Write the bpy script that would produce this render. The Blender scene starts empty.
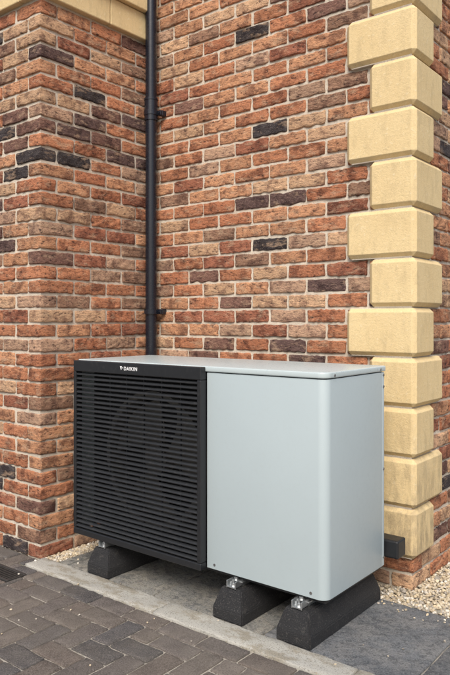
import bpy, bmesh, math, random
import numpy as np
from mathutils import Vector
random.seed(7); rng=np.random.default_rng(11)
S=bpy.context.scene
COL=S.collection
# ---------------------------------------------------------------- helpers
def link(o,parent=None):
    COL.objects.link(o)
    if parent: o.parent=parent
    return o
def empty(name):
    return link(bpy.data.objects.new(name,None))
def obj(name,me,mat=None,parent=None):
    o=bpy.data.objects.new(name,me)
    if mat: me.materials.append(mat)
    return link(o,parent)
def mat_new(name):
    m=bpy.data.materials.new(name); m.use_nodes=True
    nt=m.node_tree; b=nt.nodes['Principled BSDF']
    return m,nt,b
def noise(nt,vec,scale,detail=4,rough=.55):
    n=nt.nodes.new('ShaderNodeTexNoise'); n.inputs['Scale'].default_value=scale
    n.inputs['Detail'].default_value=detail; n.inputs['Roughness'].default_value=rough
    if vec: nt.links.new(vec,n.inputs['Vector'])
    return n.outputs['Fac']
def ramp(nt,fac,stops):
    r=nt.nodes.new('ShaderNodeValToRGB'); e=r.color_ramp.elements
    while len(e)<len(stops): e.new(.5)
    for el,(p,c) in zip(e,stops):
        el.position=p; el.color=(c,c,c,1) if not isinstance(c,tuple) else (*c,1)
    nt.links.new(fac,r.inputs[0]); return r.outputs[0]
def mix(nt,fac,a,b,mode='MIX'):
    m=nt.nodes.new('ShaderNodeMix'); m.data_type='RGBA'; m.blend_type=mode
    for i,v in ((0,fac),(6,a),(7,b)):
        if isinstance(v,(int,float)): m.inputs[i].default_value=v
        elif isinstance(v,tuple): m.inputs[i].default_value=(*v,1)
        else: nt.links.new(v,m.inputs[i])
    return m.outputs[2]
def mth(nt,op,a,b=0.0):
    m=nt.nodes.new('ShaderNodeMath'); m.operation=op
    for i,v in ((0,a),(1,b)):
        if isinstance(v,(int,float)): m.inputs[i].default_value=v
        else: nt.links.new(v,m.inputs[i])
    return m.outputs[0]
def coords(nt,scale=(1,1,1)):
    tc=nt.nodes.new('ShaderNodeTexCoord'); mp=nt.nodes.new('ShaderNodeMapping')
    mp.inputs['Scale'].default_value=scale
    nt.links.new(tc.outputs['Object'],mp.inputs[0]); return mp.outputs[0]
def bump(nt,b,h,strength=.5,dist=.003):
    n=nt.nodes.new('ShaderNodeBump'); n.inputs['Strength'].default_value=strength
    n.inputs['Distance'].default_value=dist
    nt.links.new(h,n.inputs['Height']); nt.links.new(n.outputs[0],b.inputs['Normal'])
def box_me(bm,x0,x1,y0,y1,z0,z1,bev=0,seg=2):
    r=bmesh.ops.create_cube(bm,size=1)
    for v in r['verts']:
        v.co=Vector(((x0+x1)/2+v.co.x*(x1-x0),(y0+y1)/2+v.co.y*(y1-y0),(z0+z1)/2+v.co.z*(z1-z0)))
    if bev:
        es={e for v in r['verts'] for e in v.link_edges}
        bmesh.ops.bevel(bm,geom=list(es),offset=bev,segments=seg,profile=.5,affect='EDGES')
def bm_obj(name,bm,mat,parent=None,smooth=False,autosm=None):
    me=bpy.data.meshes.new(name); bm.to_mesh(me); bm.free()
    o=obj(name,me,mat,parent)
    if smooth:
        for p in me.polygons: p.use_smooth=True
    return o
def boxes(name,lst,mat,parent=None,bev=0,seg=2):
    bm=bmesh.new()
    for b in lst: box_me(bm,*b,bev=bev,seg=seg)
    return bm_obj(name,bm,mat,parent)
def cyl_me(bm,c,r,axis,length,seg=24,r2=None):
    from mathutils import Matrix
    rot={'z':Matrix.Identity(4),'y':Matrix.Rotation(math.pi/2,4,'X'),'x':Matrix.Rotation(math.pi/2,4,'Y')}[axis]
    bmesh.ops.create_cone(bm,cap_ends=True,segments=seg,radius1=r,radius2=r if r2 is None else r2,depth=length,matrix=Matrix.Translation(c)@rot)

# ---- numpy rounded blocks
_T={}
def template(n):
    if n in _T: return _T[n]
    idx={};V=[];F=[]
    def g(i,j,k):
        if (i,j,k) not in idx: idx[(i,j,k)]=len(V); V.append((i,j,k))
        return idx[(i,j,k)]
    X,Y,Z=n
    for j in range(Y):
        for k in range(Z):
            F.append((g(0,j,k),g(0,j,k+1),g(0,j+1,k+1),g(0,j+1,k)))
            F.append((g(X,j,k),g(X,j+1,k),g(X,j+1,k+1),g(X,j,k+1)))
    for i in range(X):
        for k in range(Z):
            F.append((g(i,0,k),g(i+1,0,k),g(i+1,0,k+1),g(i,0,k+1)))
            F.append((g(i,Y,k),g(i,Y,k+1),g(i+1,Y,k+1),g(i+1,Y,k)))
    for i in range(X):
        for j in range(Y):
            F.append((g(i,j,0),g(i,j+1,0),g(i+1,j+1,0),g(i+1,j,0)))
            F.append((g(i,j,Z),g(i+1,j,Z),g(i+1,j+1,Z),g(i,j+1,Z)))
    _T[n]=(np.array(V),np.array(F)); return _T[n]
def axis_pts(L,n,r):
    return np.concatenate([[-L/2],np.linspace(-L/2+r,L/2-r,n-1),[L/2]])
def blocks(name,items,mat,parent=None,r=.004,wob=.0011,jit=.0004,rot=.006,freq=(50,190)):
    """items: (cx,cy,cz,dx,dy,dz,n,color rgba)"""
    VS=[];FS=[];CS=[];off=0
    for (cx,cy,cz,dx,dy,dz,n,c) in items:
        T,F=template(n)
        ax=[axis_pts(L,m,r) for L,m in zip((dx,dy,dz),n)]
        P=np.stack([ax[a][T[:,a]] for a in range(3)],1)
        h=np.array([dx,dy,dz])/2-r
        Q=np.clip(P,-h,h); D=P-Q; ln=np.linalg.norm(D,axis=1,keepdims=True)
        P=Q+D/np.maximum(ln,1e-9)*np.minimum(r,ln*1.0+0)*(ln>1e-9)
        W=np.zeros_like(P)
        for _ in range(4):
            k=rng.normal(size=3); k=k/np.linalg.norm(k)*rng.uniform(*freq)
            a=rng.normal(size=3)*wob*.6
            W+=np.sin(P@k+rng.uniform(0,6.28))[:,None]*a
        P=P+W+rng.normal(size=P.shape)*jit
        t=rng.normal()*rot; ct,st=math.cos(t),math.sin(t)
        if dx>dy: x=P[:,0]*ct-P[:,2]*st; z=P[:,0]*st+P[:,2]*ct; P[:,0]=x;P[:,2]=z
        else: x=P[:,1]*ct-P[:,2]*st; z=P[:,1]*st+P[:,2]*ct; P[:,1]=x;P[:,2]=z
        VS.append(P+np.array([cx,cy,cz])); FS.append(F+off); off+=len(T)
        CS.append(np.tile(np.array(c,dtype=np.float32),(len(T),1)))
    return np_mesh(name,np.concatenate(VS),np.concatenate(FS),np.concatenate(CS),mat,parent)
def np_mesh(name,V,F,C,mat,parent=None,smooth=True):
    me=bpy.data.meshes.new(name); k=F.shape[1]
    me.vertices.add(len(V)); me.vertices.foreach_set('co',V.astype(np.float32).ravel())
    me.loops.add(F.size); me.loops.foreach_set('vertex_index',F.astype(np.int32).ravel())
    me.polygons.add(len(F)); me.polygons.foreach_set('loop_start',np.arange(0,F.size,k,dtype=np.int32))
    me.update(calc_edges=True)
    me.polygons.foreach_set('use_smooth',np.full(len(F),smooth))
    a=me.color_attributes.new('bcol','FLOAT_COLOR','POINT'); a.data.foreach_set('color',C.astype(np.float32).ravel())
    me.update(); me.validate()
    return obj(name,me,mat,parent)

# ---------------------------------------------------------------- materials
def attr(nt):
    a=nt.nodes.new('ShaderNodeAttribute'); a.attribute_name='bcol'; return a
def offset_vec(nt,a,scale=(1,1,1)):
    tc=nt.nodes.new('ShaderNodeTexCoord')
    v=nt.nodes.new('ShaderNodeVectorMath'); v.operation='ADD'
    nt.links.new(tc.outputs['Object'],v.inputs[0])
    cm=nt.nodes.new('ShaderNodeCombineXYZ')
    q=mth(nt,'MULTIPLY',a.outputs['Alpha'],37.0)
    for i in range(3): nt.links.new(q,cm.inputs[i])
    nt.links.new(cm.outputs[0],v.inputs[1])
    mp=nt.nodes.new('ShaderNodeMapping'); mp.inputs['Scale'].default_value=scale
    nt.links.new(v.outputs[0],mp.inputs[0]); return mp.outputs[0]

m_brick,nt,b=mat_new('rustic_brick')
a=attr(nt); v=offset_vec(nt,a); vs=offset_vec(nt,a,(1,1,2.4))
n1=noise(nt,v,13,6,.65); n2=noise(nt,vs,36,6,.70); n3=noise(nt,v,210,3,.65); n4=noise(nt,vs,12,6,.68)
c=mix(nt,ramp(nt,n1,[(.49,0.0),(.60,.78)]),a.outputs['Color'],mix(nt,1.0,a.outputs['Color'],(.37,.32,.35),'MULTIPLY'))
c=mix(nt,mth(nt,'MULTIPLY',ramp(nt,n2,[(.50,0.0),(.64,1.0)]),.55),c,mix(nt,1.0,c,(1.5,1.55,1.45),'MULTIPLY'))
c=mix(nt,mth(nt,'MULTIPLY',ramp(nt,n4,[(.53,0.0),(.64,1.0)]),.52),c,(.60,.41,.27))
c=mix(nt,mth(nt,'MULTIPLY',ramp(nt,n3,[(.58,0.0),(.70,1.0)]),.35),c,(.67,.54,.41))
c=mix(nt,mth(nt,'MULTIPLY',ramp(nt,n2,[(.35,1.0),(.44,0.0)]),.88),c,(.035,.022,.021))
c=mix(nt,mth(nt,'MULTIPLY',ramp(nt,n3,[(.34,1.0),(.42,0.0)]),.6),c,(.05,.03,.028))
nt.links.new(c,b.inputs['Base Color']); b.inputs['Roughness'].default_value=.9; b.inputs['Specular IOR Level'].default_value=.25
hgt=mth(nt,'ADD',mth(nt,'MULTIPLY',n2,1.0),mth(nt,'MULTIPLY',n3,.25))
bump(nt,b,hgt,1.0,.016)

m_mortar,nt,b=mat_new('mortar'); v=coords(nt)
n1=noise(nt,v,7,5); n2=noise(nt,v,140,4,.7); n3=noise(nt,v,2.2,5,.6)
c=mix(nt,n1,(.50,.43,.34),(.72,.64,.53)); c=mix(nt,ramp(nt,n2,[(.32,.5),(.5,0.0)]),c,(.26,.22,.18))
c=mix(nt,ramp(nt,n3,[(.52,0.0),(.7,.3)]),c,(.34,.29,.23))
nt.links.new(c,b.inputs['Base Color']); b.inputs['Roughness'].default_value=.95
bump(nt,b,n2,.7,.005)

m_stone,nt,b=mat_new('cream_cast_stone'); v=coords(nt)
n1=noise(nt,v,5,5); n2=noise(nt,v,220,4,.7); n3=noise(nt,coords(nt,(1,1,.35)),22,6,.7); n4=noise(nt,v,60,4,.6)
c=mix(nt,n1,(.64,.475,.24),(.75,.595,.335)); c=mix(nt,mth(nt,'MULTIPLY',ramp(nt,n3,[(.50,0.0),(.70,1.0)]),.45),c,(.46,.35,.19))
c=mix(nt,mth(nt,'MULTIPLY',ramp(nt,n2,[(.30,1.0),(.44,0.0)]),.55),c,(.34,.25,.14))
c=mix(nt,mth(nt,'MULTIPLY',ramp(nt,n4,[(.58,0.0),(.72,1.0)]),.35),c,(.82,.73,.53))
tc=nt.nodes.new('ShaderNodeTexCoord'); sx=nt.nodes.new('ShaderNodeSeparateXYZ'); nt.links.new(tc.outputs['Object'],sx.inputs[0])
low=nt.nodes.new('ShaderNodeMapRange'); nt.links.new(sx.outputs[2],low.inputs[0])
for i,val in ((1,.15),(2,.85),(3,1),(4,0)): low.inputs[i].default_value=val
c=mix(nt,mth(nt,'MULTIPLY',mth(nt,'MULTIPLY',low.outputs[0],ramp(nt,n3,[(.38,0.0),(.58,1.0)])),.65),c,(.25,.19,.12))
nt.links.new(c,b.inputs['Base Color']); b.inputs['Roughness'].default_value=.85
bump(nt,b,mth(nt,'ADD',n2,n4),.55,.004)

def paint(name,col,rough,var=.06,bm_s=.0,metal=0,dirt=None,spec=.5):
    m,nt,b=mat_new(name); v=coords(nt)
    n1=noise(nt,v,3.5,5); n2=noise(nt,v,60,4,.7)
    c=mix(nt,n1,tuple(x*(1-var) for x in col),tuple(min(1,x*(1+var)) for x in col))
    if dirt: c=mix(nt,mth(nt,'MULTIPLY',ramp(nt,n2,[(.55,0.0),(.75,1.0)]),dirt[0]),c,dirt[1])
    nt.links.new(c,b.inputs['Base Color']); b.inputs['Metallic'].default_value=metal
    nt.links.new(ramp(nt,n2,[(.3,rough*.85),(.7,min(1,rough*1.15))]),b.inputs['Roughness'])
    b.inputs['Specular IOR Level'].default_value=spec
    if bm_s: bump(nt,b,noise(nt,v,400,2),bm_s,.001)
    return m
m_case=paint('painted_steel_pale',(.415,.485,.505),.42,.05,.06,dirt=(.08,(.3,.28,.24)))
m_lid=paint('painted_steel_lid',(.47,.54,.55),.30,.05,.03,dirt=(.10,(.33,.30,.25)))
m_black=paint('black_plastic',(.014,.015,.017),.42,.15,.1,dirt=(.14,(.10,.09,.08)))
m_slat=paint('louvre_plastic',(.026,.028,.031),.38,.15,.1,dirt=(.2,(.14,.13,.12)))
m_fan=paint('fan_grey',(.11,.105,.095),.5,.1)
m_cav=paint('cavity_dark',(.006,.006,.007),.8,.1)
m_pipe=paint('black_pvc',(.009,.011,.018),.28,.1,0,dirt=(.10,(.12,.12,.12)))
m_galv=paint('galvanised_steel',(.52,.54,.55),.38,.12,.2,metal=.9,dirt=(.3,(.3,.3,.3)))
m_screw=paint('screw_steel',(.35,.35,.35),.35,.1,0,metal=.9)
m_logo=paint('white_lettering',(.8,.8,.8),.5,.02)
m_iron=paint('cast_iron',(.04,.037,.035),.55,.3,.3,dirt=(.3,(.10,.08,.06)))

m_rub,nt,b=mat_new('recycled_rubber'); v=coords(nt)
n1=noise(nt,v,9,4); n2=noise(nt,v,190,4,.7); n3=noise(nt,v,24,6,.7)
c=mix(nt,n1,(.008,.008,.009),(.018,.018,.020)); c=mix(nt,ramp(nt,n2,[(.57,0.0),(.68,.6)]),c,(.16,.15,.14))
c=mix(nt,ramp(nt,n3,[(.58,0.0),(.70,.35)]),c,(.14,.13,.115))
nt.links.new(c,b.inputs['Base Color']); b.inputs['Roughness'].default_value=.6; bump(nt,b,n2,1.0,.006)

m_pave,nt,b=mat_new('block_paver'); a=attr(nt); v=offset_vec(nt,a)
n1=noise(nt,v,14,5,.6); n2=noise(nt,v,200,4,.78); n3=noise(nt,coords(nt),2.6,6,.65)
c=mix(nt,ramp(nt,n1,[(.35,0.0),(.65,.8)]),a.outputs['Color'],mix(nt,1.0,a.outputs['Color'],(.55,.53,.53),'MULTIPLY'))
c=mix(nt,ramp(nt,n2,[(.52,0.0),(.64,.6)]),c,(.36,.32,.285))
c=mix(nt,ramp(nt,n2,[(.36,.9),(.46,0.0)]),c,(.022,.020,.020))
c=mix(nt,mth(nt,'MULTIPLY',ramp(nt,n3,[(.42,0.0),(.6,1.0)]),.45),c,(.20,.172,.14))
nt.links.new(c,b.inputs['Base Color']); b.inputs['Roughness'].default_value=.75; bump(nt,b,n2,1.0,.006)

m_sand,nt,b=mat_new('jointing_sand'); v=coords(nt)
n1=noise(nt,v,6,5); n2=noise(nt,v,200,4,.7); n3=noise(nt,v,9,5,.7)
c=mix(nt,n1,(.30,.27,.22),(.54,.50,.43)); c=mix(nt,ramp(nt,n2,[(.35,.6),(.52,0.0)]),c,(.10,.09,.07))
c=mix(nt,ramp(nt,n3,[(.56,0.0),(.68,.7)]),c,(.07,.085,.035))
nt.links.new(c,b.inputs['Base Color']); b.inputs['Roughness'].default_value=.95; bump(nt,b,n2,.8,.004)

m_conc,nt,b=mat_new('edging_concrete'); v=coords(nt)
n1=noise(nt,v,5,6,.65); n2=noise(nt,v,180,4,.7); n3=noise(nt,coords(nt,(.6,1,1)),9,8,.75)
c=mix(nt,n1,(.34,.33,.29),(.52,.50,.45)); c=mix(nt,mth(nt,'MULTIPLY',ramp(nt,n3,[(.49,0.0),(.58,1.0)]),.6),c,(.23,.19,.12))
c=mix(nt,ramp(nt,n2,[(.36,.8),(.47,0.0)]),c,(.13,.12,.10))
nt.links.new(c,b.inputs['Base Color']); b.inputs['Roughness'].default_value=.88; bump(nt,b,n2,.8,.005)

m_slab,nt,b=mat_new('grey_paving_slab'); a=attr(nt); v=coords(nt)
n1=noise(nt,v,3,6,.6); n2=noise(nt,v,150,5,.78); n3=noise(nt,v,7,9,.78); n4=noise(nt,v,26,7,.75)
c=mix(nt,ramp(nt,n1,[(.35,0.0),(.65,1.0)]),(.12,.13,.142),(.24,.25,.26)); c=mix(nt,1.0,c,a.outputs['Color'],'MULTIPLY')
c=mix(nt,mth(nt,'MULTIPLY',ramp(nt,n3,[(.46,0.0),(.56,1.0)]),.6),c,mix(nt,1.0,a.outputs['Color'],(.32,.31,.295),'MULTIPLY'))
c=mix(nt,mth(nt,'MULTIPLY',ramp(nt,n4,[(.50,0.0),(.60,1.0)]),.6),c,(.065,.07,.078))
c=mix(nt,ramp(nt,n2,[(.53,0.0),(.63,.6)]),c,(.40,.40,.39)); c=mix(nt,ramp(nt,n2,[(.37,.9),(.45,0.0)]),c,(.035,.04,.046))
nt.links.new(c,b.inputs['Base Color']); b.inputs['Roughness'].default_value=.62; bump(nt,b,mth(nt,'ADD',n2,mth(nt,'MULTIPLY',n4,1.8)),1.0,.009)

m_grav,nt,b=mat_new('gravel_stone'); a=attr(nt)
n2=noise(nt,coords(nt),300,3,.6); c=mix(nt,n2,mix(nt,1.0,a.outputs['Color'],(.75,.72,.68),'MULTIPLY'),a.outputs['Color'])
nt.links.new(c,b.inputs['Base Color']); b.inputs['Roughness'].default_value=.8

m_ground,nt,b=mat_new('driveway_ground'); v=coords(nt)
n1=noise(nt,v,1.5,5); n2=noise(nt,v,120,4)
br=nt.nodes.new('ShaderNodeTexBrick'); nt.links.new(coords(nt),br.inputs[0]); br.inputs['Scale'].default_value=1
br.inputs['Brick Width'].default_value=.207; br.inputs['Row Height'].default_value=.1035; br.inputs['Mortar Size'].default_value=.004
br.inputs['Color1'].default_value=(.13,.115,.10,1); br.inputs['Color2'].default_value=(.19,.165,.15,1); br.inputs['Mortar'].default_value=(.3,.27,.23,1)
c=mix(nt,n2,br.outputs[0],mix(nt,1.0,br.outputs[0],(.6,.6,.6),'MULTIPLY'))
nt.links.new(c,b.inputs['Base Color']); b.inputs['Roughness'].default_value=.9

# ---------------------------------------------------------------- house
XW=-2.95; YC=2.157; YB=2.98; XC=-1.262; PIT=.0775; LP=.2325; J=.0138; Z0=.1465-2*PIT-PIT*2; NC=int(3.95/PIT)
house=empty('brick_house')
PAL=[((.50,.212,.112),10),((.575,.29,.16),10),((.44,.175,.092),6),((.35,.135,.08),4),((.31,.175,.115),4),
     ((.62,.385,.235),7),((.22,.115,.088),3),((.13,.078,.07),2.2),((.062,.052,.054),1.5),((.49,.305,.205),4)]
pc=[p[0] for p in PAL]; pw=np.array([p[1] for p in PAL],float); pw/=pw.sum()
def bcol():
    k=np.array(pc[rng.choice(len(pc),p=pw)])*rng.uniform(.85,1.15)
    return (*k,rng.uniform(0,1))
BW=.104
items=[]
def stretch_x(x0,x1,yface,z,sgn=1):   # facing -y
    pr=float(np.clip(rng.normal()*.002,-.0035,.0035)); items.append(((x0+x1)/2,yface+BW/2+pr,z+rng.normal()*.0007,abs(x1-x0)-J+rng.normal()*.0025,BW,PIT-J+rng.normal()*.002,(16,3,7),bcol()))
def stretch_y(y0,y1,xface,z):   # facing +x
    pr=float(np.clip(rng.normal()*.002,-.0035,.0035)); items.append((xface-BW/2+pr,(y0+y1)/2,z+rng.normal()*.0007,BW,abs(y1-y0)-J+rng.normal()*.0025,PIT-J+rng.normal()*.002,(3,16,7),bcol()))
for c in range(NC):
    z=Z0+(c+.5)*PIT; odd=c%2
    if 2.946-.03<z<3.29: wing=False
    else: wing=True
    hd=BW+J
    if wing:
        if odd:
            stretch_x(XW-LP+J,XW+.0055,YC,z)
            x=XW-LP+J*.5
            while x>-4.6: stretch_x(x-LP,x,YC,z); x-=LP
            y=YC+hd-J/2
            while y<YB+.05: stretch_y(y,y+LP,XW,z); y+=LP
        else:
            y=YC-J/2; stretch_y(y,y+LP,XW,z); y+=LP
            while y<YB+.05: stretch_y(y,y+LP,XW,z); y+=LP
            x=XW-hd+J/2
            while x>-4.6: stretch_x(x-LP,x,YC,z); x-=LP
    x=XC+J/2
    if odd:
        while x>XW-.05: stretch_x(x-LP,x,YB,z); x-=LP
        y=YB+hd-J/2
    else:
        y=YB-J/2
        x=XC-hd+J/2
        while x>XW-.05: stretch_x(x-LP,x,YB,z); x-=LP
    while y<5.5: stretch_y(y,y+LP,XC,z); y+=LP
blocks('bricks',items,m_brick,house,r=.0055,wob=.0016,jit=.0008,rot=.007,freq=(50,230))
R=.0086
H0,H1=-.15,3.9
boxes('mortar_core',[(-4.7,XW-R,YC+R,YC+.3,H0,H1),(XW-.3,XW-R,YC+.3,YB+.3,H0,H1),(XW-R+.0005,XC-R,YB+R,YB+.3,H0+.001,H1-.002),(XC-.3,XC-R,YB+.3,5.5,H0+.002,H1-.003)],m_mortar,house)
# quoins
QP=.2325;qb=1.309
bm=bmesh.new(); bmc=[]
QX=-1.236; QY=2.948
k=-5
while True:
    z0=qb+k*QP
    if z0>3.8: break
    long_front=(k%2!=0)
    L,W=(.357,.240) if long_front else (.236,.350)
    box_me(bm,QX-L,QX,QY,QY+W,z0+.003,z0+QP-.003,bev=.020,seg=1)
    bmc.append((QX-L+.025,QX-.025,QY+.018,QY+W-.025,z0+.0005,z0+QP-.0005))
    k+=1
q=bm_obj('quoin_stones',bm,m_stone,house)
mod=q.modifiers.new('b','BEVEL'); mod.width=.002; mod.segments=2; mod.limit_method='ANGLE'
boxes('quoin_joint_mortar',bmc,m_mortar,house)
# string course on wing
bl=[]
p=.028
zs=[(2.946,3.102,p),(3.106,3.29,p+.03)]
for z0,z1,pp in zs:
    y=YC-pp
    ys=[YC-pp,2.62,YB-.002+.0]
    for i in range(2): bl.append((XW-.15,XW+pp,ys[i]+(.002 if i else 0),ys[i+1]-.002,z0,z1))
    xs=[XW-.152,-3.75,-4.7]
    for i in range(2): bl.append((xs[i+1]+.002,xs[i]-.002,YC-pp,YC+.1,z0,z1))
o=boxes('stone_string_course',bl,m_stone,house,bev=.006)

# ---------------------------------------------------------------- drainpipe
dp=empty('drainpipe')
PX,PY=-2.893,2.918
bm=bmesh.new()
cyl_me(bm,(PX,PY,1.95),.034,'z',3.9,32)
for z in (2.52,): 
    cyl_me(bm,(PX,PY,z),.0395,'z',.13,32); cyl_me(bm,(PX,PY,z+.062),.042,'z',.012,32)
cyl_me(bm,(PX,PY,.62),.0395,'z',.1,32)
o=bm_obj('pipe',bm,m_pipe,dp,smooth=True)
m=o.modifiers.new('e','EDGE_SPLIT'); m.split_angle=math.radians(40)
bm=bmesh.new()
for z in (2.50,1.30,.35):
    cyl_me(bm,(PX,PY,z),.043,'z',.028,32)
    box_me(bm,PX-.062,PX+.062,PY+.018,PY+.034,z-.014,z+.014,bev=.003)
    box_me(bm,PX-.066,PX-.038,PY+.03,PY+.066,z-.016,z+.016,bev=.003)
    box_me(bm,PX+.038,PX+.066,PY+.03,PY+.066,z-.016,z+.016,bev=.003)
    cyl_me(bm,(PX+.053,PY+.016,z),.006,'y',.008,10)
bm_obj('pipe_clips',bm,m_pipe,dp)

# ---------------------------------------------------------------- heat pump
hp=empty('heat_pump_outdoor_unit')
UX0,UX1,UY0,UY1,UZ0,UZ1=-2.74,-1.293,2.242,2.755,.178,1.05
def rrect(x0,x1,y0,y1,rs,seg=10):
    pts=[]
    cs=[(x1,y0,-90,rs[0]),(x1,y1,0,rs[1]),(x0,y1,90,rs[2]),(x0,y0,180,rs[3])]
    for (x,y,a0,r) in cs:
        if r<=0: pts.append((x,y)); continue
        cx=x-r if x==x1 else x+r; cy=y+r if y==y0 else y-r
        for i in range(seg+1):
            a=math.radians(a0+90*i/seg); pts.append((cx+r*math.cos(a),cy+r*math.sin(a)))
    return pts
def extr(name,pts,z0,z1,mat,parent,bev=.0015):
    bm=bmesh.new()
    vs=[bm.verts.new((x,y,z0)) for x,y in pts]; f=bm.faces.new(vs)
    r=bmesh.ops.extrude_face_region(bm,geom=[f])
    for g in r['geom']:
        if isinstance(g,bmesh.types.BMVert): g.co.z=z1
    bmesh.ops.recalc_face_normals(bm,faces=bm.faces)
    o=bm_obj(name,bm,mat,parent,smooth=True)
    m=o.modifiers.new('b','BEVEL'); m.width=bev; m.segments=3; m.limit_method='ANGLE'; m.angle_limit=math.radians(50)
    m2=o.modifiers.new('e','EDGE_SPLIT'); m2.split_angle=math.radians(35)
    return o
GX1=-1.887
extr('front_side_casing',rrect(GX1+.004,UX1,UY0,UY1-.03,(.038,0,0,0)),UZ0,1.022,m_case,hp)
extr('rear_side_panel',rrect(GX1+.004,UX1-.001,UY1-.028,UY1,(0,.012,0,0)),UZ0,1.022,m_case,hp)
boxes('rear_casing',[(UX0,GX1+.001,2.36,UY1-.001,UZ0+.002,1.021)],m_case,hp,bev=.004)
boxes('fan_side_panel',[(UX0,UX0+.006,2.246,2.358,UZ0+.002,1.021)],m_case,hp)
extr('top_lid',rrect(UX0-.003,UX1+.004,UY0-.006,UY1+.006,(.041,.014,.02,.01)),1.026,UZ1,m_lid,hp,bev=.005)
boxes('lid_gasket',[(UX0+.005,UX1-.012,UY0+.014,UY1-.012,1.0205,1.0275)],m_cav,hp)
boxes('base_plate',[(UX0+.01,UX1-.015,UY0+.02,UY1-.01,.160,UZ0-.002)],m_black,hp,bev=.003)
boxes('fan_back_plate',[(UX0+.008,GX1-.001,2.345,2.3585,.19,1.018)],m_cav,hp)
bm=bmesh.new()
FC=(-2.22,.60); 
def ring(bm,cx,cz,r0,r1,y0,y1,seg=72):
    vs=[]
    for i in range(seg):
        a=2*math.pi*i/seg; c,s=math.cos(a),math.sin(a)
        vs.append([bm.verts.new((cx+r*c,y,cz+r*s)) for r,y in ((r0,y0),(r1,y0),(r1,y1),(r0,y1))])
    for i in range(seg):
        A,B=vs[i],vs[(i+1)%seg]
        for j in range(4): bm.faces.new((A[j],A[(j+1)%4],B[(j+1)%4],B[j]))
ring(bm,FC[0],FC[1],.29,.318,2.250,2.345)
cyl_me(bm,(FC[0],2.30,FC[1]),.07,'y',.07,32)
for i in range(3):
    a0=i*2*math.pi/3
    rows=[]
    for j in range(9):
        t=j/8; r=.06+.215*t
        row=[]
        for k in range(6):
            a=a0+(k/5-.5)*(1.1+.35*t)+.35*t; y=2.335-.06*(k/5)
            row.append(bm.verts.new((FC[0]+r*math.cos(a),y,FC[1]+r*math.sin(a))))
        rows.append(row)
    for j in range(8):
        for k in range(5): bm.faces.new((rows[j][k],rows[j+1][k],rows[j+1][k+1],rows[j][k+1]))
bmesh.ops.recalc_face_normals(bm,faces=bm.faces)
bm_obj('fan',bm,m_fan,hp)
# grille
GF=2.204; gz0,gz1=.170,1.046
boxes('grille_frame',[(UX0+.002,UX0+.022,GF,2.245,gz0+.031,gz1-.056),(GX1-.022,GX1,GF,2.245,gz0+.031,gz1-.056),
   (UX0+.002,GX1,GF,2.2455,gz1-.055,gz1),(UX0+.002,GX1,GF,2.2455,gz0,gz0+.030)],m_black,hp,bev=.004,seg=3)
bm=bmesh.new()
z=gz0+.038; x0,x1=UX0+.021,GX1-.021
while z<gz1-.064:
    prof=[(GF+.004,z),(GF+.003,z+.0045),(GF+.005,z+.0065),(GF+.018,z+.0115),(GF+.019,z+.0095),(GF+.008,z+.001)]
    A=[bm.verts.new((x0,y,zz)) for y,zz in prof]; B=[bm.verts.new((x1,y,zz)) for y,zz in prof]
    for j in range(6): bm.faces.new((A[j],A[(j+1)%6],B[(j+1)%6],B[j]))
    z+=.0225
bmesh.ops.recalc_face_normals(bm,faces=bm.faces)
for i in range(1,7):
    xx=x0+(x1-x0)*i/7; box_me(bm,xx-.002,xx+.002,GF+.022,GF+.030,gz0+.03,gz1-.055)
bm_obj('louvres',bm,m_slat,hp)
cu=bpy.data.curves.new('logo','FONT'); cu.body='DAIKIN'; cu.size=.024; cu.extrude=.0006; cu.align_x='LEFT'; cu.space_character=1.18; cu.offset=.0004
lo=bpy.data.objects.new('logo_lettering',cu); link(lo,hp); lo.rotation_euler=(math.pi/2,0,0); lo.location=(-2.366,GF-.0004,gz1-.034); cu.materials.append(m_logo)
bm=bmesh.new()
for pts in ([(-2.385,.0),(-2.392,.019),(-2.378,.019)],[(-2.383,.0),(-2.376,.014),(-2.371,.014)]):
    bm.faces.new([bm.verts.new((x,GF-.001,gz1-.034+z)) for x,z in pts])
bm_obj('logo_mark',bm,m_logo,hp)
# screws
bm=bmesh.new()
for (y,z) in ((2.738,1.010),(2.738,.96),(2.738,.60),(2.738,.215),(2.30,1.036),(2.70,1.036)):
    cyl_me(bm,(UX1+(.0045 if z>1.03 else .0005),y,z),.0055,'x',.004,12)
for x in (-1.84,-1.36): cyl_me(bm,(x,UY0-.001,.198),.0055,'y',.004,12)
bm_obj('screws',bm,m_screw,hp)
boxes('rear_bracket',[(-1.36,-1.238,2.765,2.85,.205,.285)],m_black,hp,bev=.008)

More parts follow.
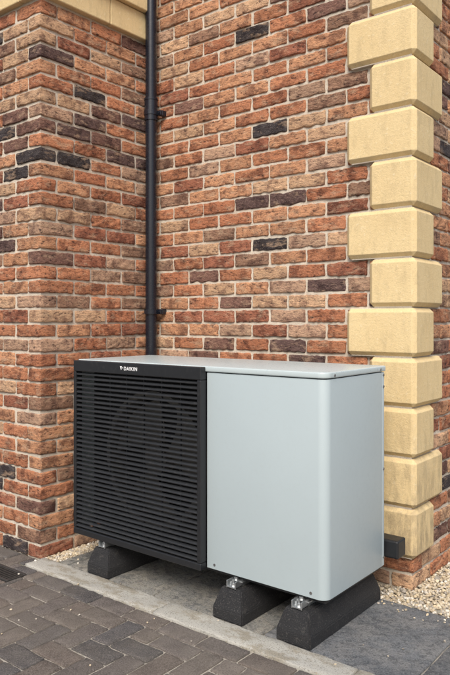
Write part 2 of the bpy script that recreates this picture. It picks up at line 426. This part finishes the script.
# support feet
FTH=.128
def foot(xc,i):
    e=empty('rubber_support_foot')
    x0,x1=xc-.078,xc+.078; y0,y1=2.188,2.79
    prof=[(.0,0),(.0,.045),(.022,FTH-.012),(.03,FTH)]
    bm=bmesh.new(); rings=[]
    for ins,z in prof:
        iy=ins*1.1
        rings.append([bm.verts.new(p) for p in ((x0+ins,y0+iy,z+.003),(x1-ins,y0+iy,z+.003),(x1-ins,y1-iy,z+.003),(x0+ins,y1-iy,z+.003))])
    for a,b in zip(rings,rings[1:]):
        for j in range(4): bm.faces.new((a[j],a[(j+1)%4],b[(j+1)%4],b[j]))
    bm.faces.new(rings[-1]); bm.faces.new(rings[0][::-1])
    bmesh.ops.bevel(bm,geom=bm.edges[:],offset=.004,segments=2,affect='EDGES')
    bm_obj('block',bm,m_rub,e)
    boxes('rail',[(xc-.020,xc-.014,y0+.05,y1-.05,FTH+.0,FTH+.022),(xc+.014,xc+.020,y0+.05,y1-.05,FTH,FTH+.022),(xc-.0138,xc+.0138,y0+.051,y1-.051,FTH+.002,FTH+.007)],m_galv,e,bev=.001)
    bm=bmesh.new()
    for y in (y0+.085,y1-.09):
        box_me(bm,xc-.034,xc+.034,y-.024,y+.024,FTH+.0225,FTH+.0285,bev=.001)
        cyl_me(bm,(xc,y-.034+.012,FTH+.036),.0095,'z',.012,6)
        cyl_me(bm,(xc,y-.034+.012,FTH+.03),.015,'z',.003,20)
    box_me(bm,xc-.024,xc+.024,y0+.028,y0+.075,FTH+.005,FTH+.011,bev=.001)
    box_me(bm,xc-.024,xc-.019,y0+.026,y0+.09,FTH+.004,FTH+.034,bev=.001)
    box_me(bm,xc+.019,xc+.024,y0+.026,y0+.09,FTH+.004,FTH+.034,bev=.001)
    cyl_me(bm,(xc,y0+.044,FTH+.016),.010,'z',.012,6); cyl_me(bm,(xc,y0+.044,FTH+.026),.005,'z',.024,12)
    bm_obj('bolts_and_clamps',bm,m_galv,e)
for i,xc in enumerate((-1.408,-1.730,-2.535)): foot(xc,i)

# ---------------------------------------------------------------- ground
def sheet(name,x0,x1,y0,y1,z,mat):
    me=bpy.data.meshes.new(name); me.from_pydata([(x0,y0,z),(x1,y0,z),(x1,y1,z),(x0,y1,z)],[],[(0,1,2,3)]); return obj(name,me,mat)
sheet('ground',-60,60,-60,60,-.045,m_ground)
GR=(-3.36,-2.825,1.875,1.995)
# bedding sand (left open under the drain)
pb=[(-4.6,GR[0],-.8,2.9),(GR[1],1.6,-.8,2.9),(GR[0],GR[1],-.8,GR[2]),(GR[0],GR[1],GR[3],2.9)]
me=bpy.data.meshes.new('paving_bed'); vv=[];ff=[]
for (a0,a1,b0,b1) in pb:
    n=len(vv); vv+=[(a0,b0,-.0075),(a1,b0,-.0075),(a1,b1,-.0075),(a0,b1,-.0075)]; ff.append((n,n+1,n+2,n+3))
me.from_pydata(vv,[],ff); obj('paving_bed',me,m_sand)
EY0,EY1=2.063,2.187
it=[]
xs=[-2.955,-2.04,-1.125,-.21,.705,1.6]
for xa,xb in zip(xs,xs[1:]):
    it.append(((xa+xb)/2,(EY0+EY1)/2,-.045,xb-xa-.005,EY1-EY0,.10,(30,6,3),(1,1,1,rng.uniform())))
blocks('concrete_edging',it,m_conc,None,r=.005,wob=.0014,jit=.0008,rot=.0004,freq=(10,90))
it=[]
for kx in (-.94+.61*2,-.94+.61,-.94,-1.55,-2.16,-2.77):
    x1=kx; x0=kx-.61
    if x0<-3: x0=-2.84
    if x1-x0<.05: continue
    t={-1.55:(1.5,1.4,1.2),-2.16:(1.45,1.35,1.15),-2.77:(1.3,1.25,1.1)}.get(kx,None) or ((1.0,1.0,1.0) if kx==-.94 else (.72,.72,.72))
    it.append(((x0+x1)/2,(2.195+2.80)/2,-.048,x1-x0-.009,.605,.10,(24,24,3),(*t,rng.uniform())))
blocks('paving_slabs',it,m_slab,None,r=.004,wob=.0012,jit=.0007,rot=.0006,freq=(10,60))
# block paving
A=.1035; it=[]
PC=[(.135,.122,.115),(.17,.145,.13),(.20,.16,.132),(.105,.098,.098),(.215,.18,.152)]
def addrect(x0,x1,y0,y1):
    if x1>GR[0] and x0<GR[1] and y1>GR[2] and y0<GR[3]:
        if x0<GR[0]: addrect(x0,GR[0],y0,y1)
        if x1>GR[1]: addrect(GR[1],x1,y0,y1)
        xa,xb=max(x0,GR[0]),min(x1,GR[1])
        if y0<GR[2]: addrect(xa,xb,y0,GR[2])
        if y1>GR[3]: addrect(xa,xb,GR[3],y1)
        return
    if x1-x0<.02 or y1-y0<.02: return
    c=np.array(PC[rng.integers(len(PC))])*rng.uniform(.85,1.15)
    it.append(((x0+x1)/2,(y0+y1)/2,-.030+float(np.clip(rng.normal()*.0008,-.0012,.0012)),x1-x0-.0085,y1-y0-.0085,.06,(8,8,3) ,(*c,rng.uniform())))
BY=EY0-.003-A
x=-2.955
while x<1.6: addrect(x,x+2*A,BY,BY+A); x+=2*A
i0,i1=-46,16; j0,j1=-8,24
for i in range(i0,i1):
    for j in range(j0,j1):
        k=(i-j)%4; x=i*A; y=j*A-.01
        if k==0: r=[x,x+2*A,y,y+A]
        elif k==3: r=[x,x+A,y,y+2*A]
        else: continue
        top=BY if (r[0]+r[1])/2>-2.955 else YC
        if r[0]<-2.955<r[1] and r[3]>BY: 
            addrect(r[0],-2.955,r[2],min(r[3],YC)); addrect(-2.955,r[1],r[2],min(r[3],BY)); continue
        r[3]=min(r[3],top)
        if r[3]-r[2]>0.02: addrect(*r)
blocks('block_paving',it,m_pave,None,r=.0055,wob=.0009,jit=.0006,rot=.006)
g=empty('drain_grate')
lst=[(GR[0]+.004,GR[1]-.004,GR[2]+.004,GR[2]+.018,-.03,.002),(GR[0]+.004,GR[1]-.004,GR[3]-.018,GR[3]-.004,-.03,.002),
     (GR[0]+.004,GR[0]+.014,GR[2]+.0182,GR[3]-.0182,-.03,.0015),(GR[1]-.014,GR[1]-.004,GR[2]+.0182,GR[3]-.0182,-.03,.0015)]
boxes('frame',lst,m_iron,g,bev=.002)
x=GR[0]+.02; bars=[]
while x<GR[1]-.022: bars.append((x,x+.009,GR[2]+.0185,GR[3]-.0185,-.02,.0)); x+=.021
boxes('bars',bars,m_iron,g,bev=.001)
boxes('channel',[(GR[0]+.003,GR[1]-.003,GR[2]+.003,GR[3]-.003,-.044,-.040)],m_cav,g)

# gravel
bm=bmesh.new(); bmesh.ops.create_icosphere(bm,subdivisions=2,radius=1)
BV=np.array([v.co[:] for v in bm.verts]); BF=np.array([[v.index for v in f.verts] for f in bm.faces]); bm.free()
regs=[(-1.34,.0,2.808,4.0,12500,0),(-2.95,-1.34,2.808,2.975,1900,0),(-2.95,-2.845,2.19,2.81,1300,0),(-1.32,-.5,2.70,2.81,60,1),(-1.32,-.5,2.3,2.81,14,1),(-2.85,-2.5,2.2,2.78,22,1),(-3.0,-.9,1.5,2.2,24,1)]
GC=[(.62,.55,.43),(.55,.46,.33),(.74,.70,.62),(.46,.38,.27),(.60,.50,.34),(.40,.36,.31),(.66,.57,.42)]
VS=[];FS=[];CS=[];off=0
for (x0,x1,y0,y1,n,stray) in regs:
    for _ in range(n):
        s=rng.uniform(.004,.0095) if not stray else rng.uniform(.003,.006)
        sc=s*np.array([rng.uniform(.8,1.4),rng.uniform(.7,1.1),rng.uniform(.5,.9)])
        P=BV*(1+rng.normal(size=(len(BV),1))*.09)*sc
        k=rng.normal(size=3); k/=np.linalg.norm(k); P=P-np.maximum((P@k)-s*.55,0)[:,None]*k
        a=rng.uniform(0,6.28); ca,sa=math.cos(a),math.sin(a); t=rng.normal()*.5; ct,st=math.cos(t),math.sin(t)
        P=np.stack([P[:,0],P[:,1]*ct-P[:,2]*st,P[:,1]*st+P[:,2]*ct],1)
        P=np.stack([P[:,0]*ca-P[:,1]*sa,P[:,0]*sa+P[:,1]*ca,P[:,2]],1)
        P+=np.array([rng.uniform(x0,x1),rng.uniform(y0,y1),(-.012+rng.uniform(0,.014)) if not stray else .003+s*.4])
        c=np.array(GC[rng.integers(len(GC))])*rng.uniform(.8,1.1)
        VS.append(P);FS.append(BF+off);off+=len(P);CS.append(np.tile(np.array([*c,1]),(len(P),1)))
np_mesh('gravel',np.concatenate(VS),np.concatenate(FS),np.concatenate(CS),m_grav,None,smooth=False)
sheet('gravel_bed',-2.95,1.6,2.8,6,-.0135,m_sand)

# ---------------------------------------------------------------- light
W=bpy.data.worlds.new('World'); S.world=W; W.use_nodes=True
nt=W.node_tree; bg=nt.nodes['Background']; sky=nt.nodes.new('ShaderNodeTexSky'); sky.sky_type='NISHITA'; sky.sun_disc=False
dirv=Vector((.42,-.72,.86)).normalized()
sky.sun_elevation=math.asin(dirv.z); sky.sun_rotation=math.atan2(dirv.x,dirv.y)
sky.air_density=1.0; sky.dust_density=3.5; sky.ozone_density=.6
nt.links.new(sky.outputs[0],bg.inputs[0]); bg.inputs[1].default_value=.15
L=bpy.data.lights.new('sun','SUN'); L.energy=3.2; L.angle=math.radians(30); L.color=(1,.955,.89)
lo=link(bpy.data.objects.new('sun',L)); lo.rotation_euler=dirv.to_track_quat('Z','Y').to_euler()

# ---------------------------------------------------------------- camera
cd=bpy.data.cameras.new('camera'); cam=link(bpy.data.objects.new('camera',cd)); S.camera=cam
cd.sensor_fit='VERTICAL'; cd.sensor_height=36; cd.lens=36; cd.shift_y=-17.5/675; cd.clip_end=300
cam.location=(0,0,1.25); cam.rotation_euler=(math.pi/2,0,math.radians(38.5))
S.view_settings.view_transform='Standard'; S.view_settings.look='None'; S.view_settings.exposure=0
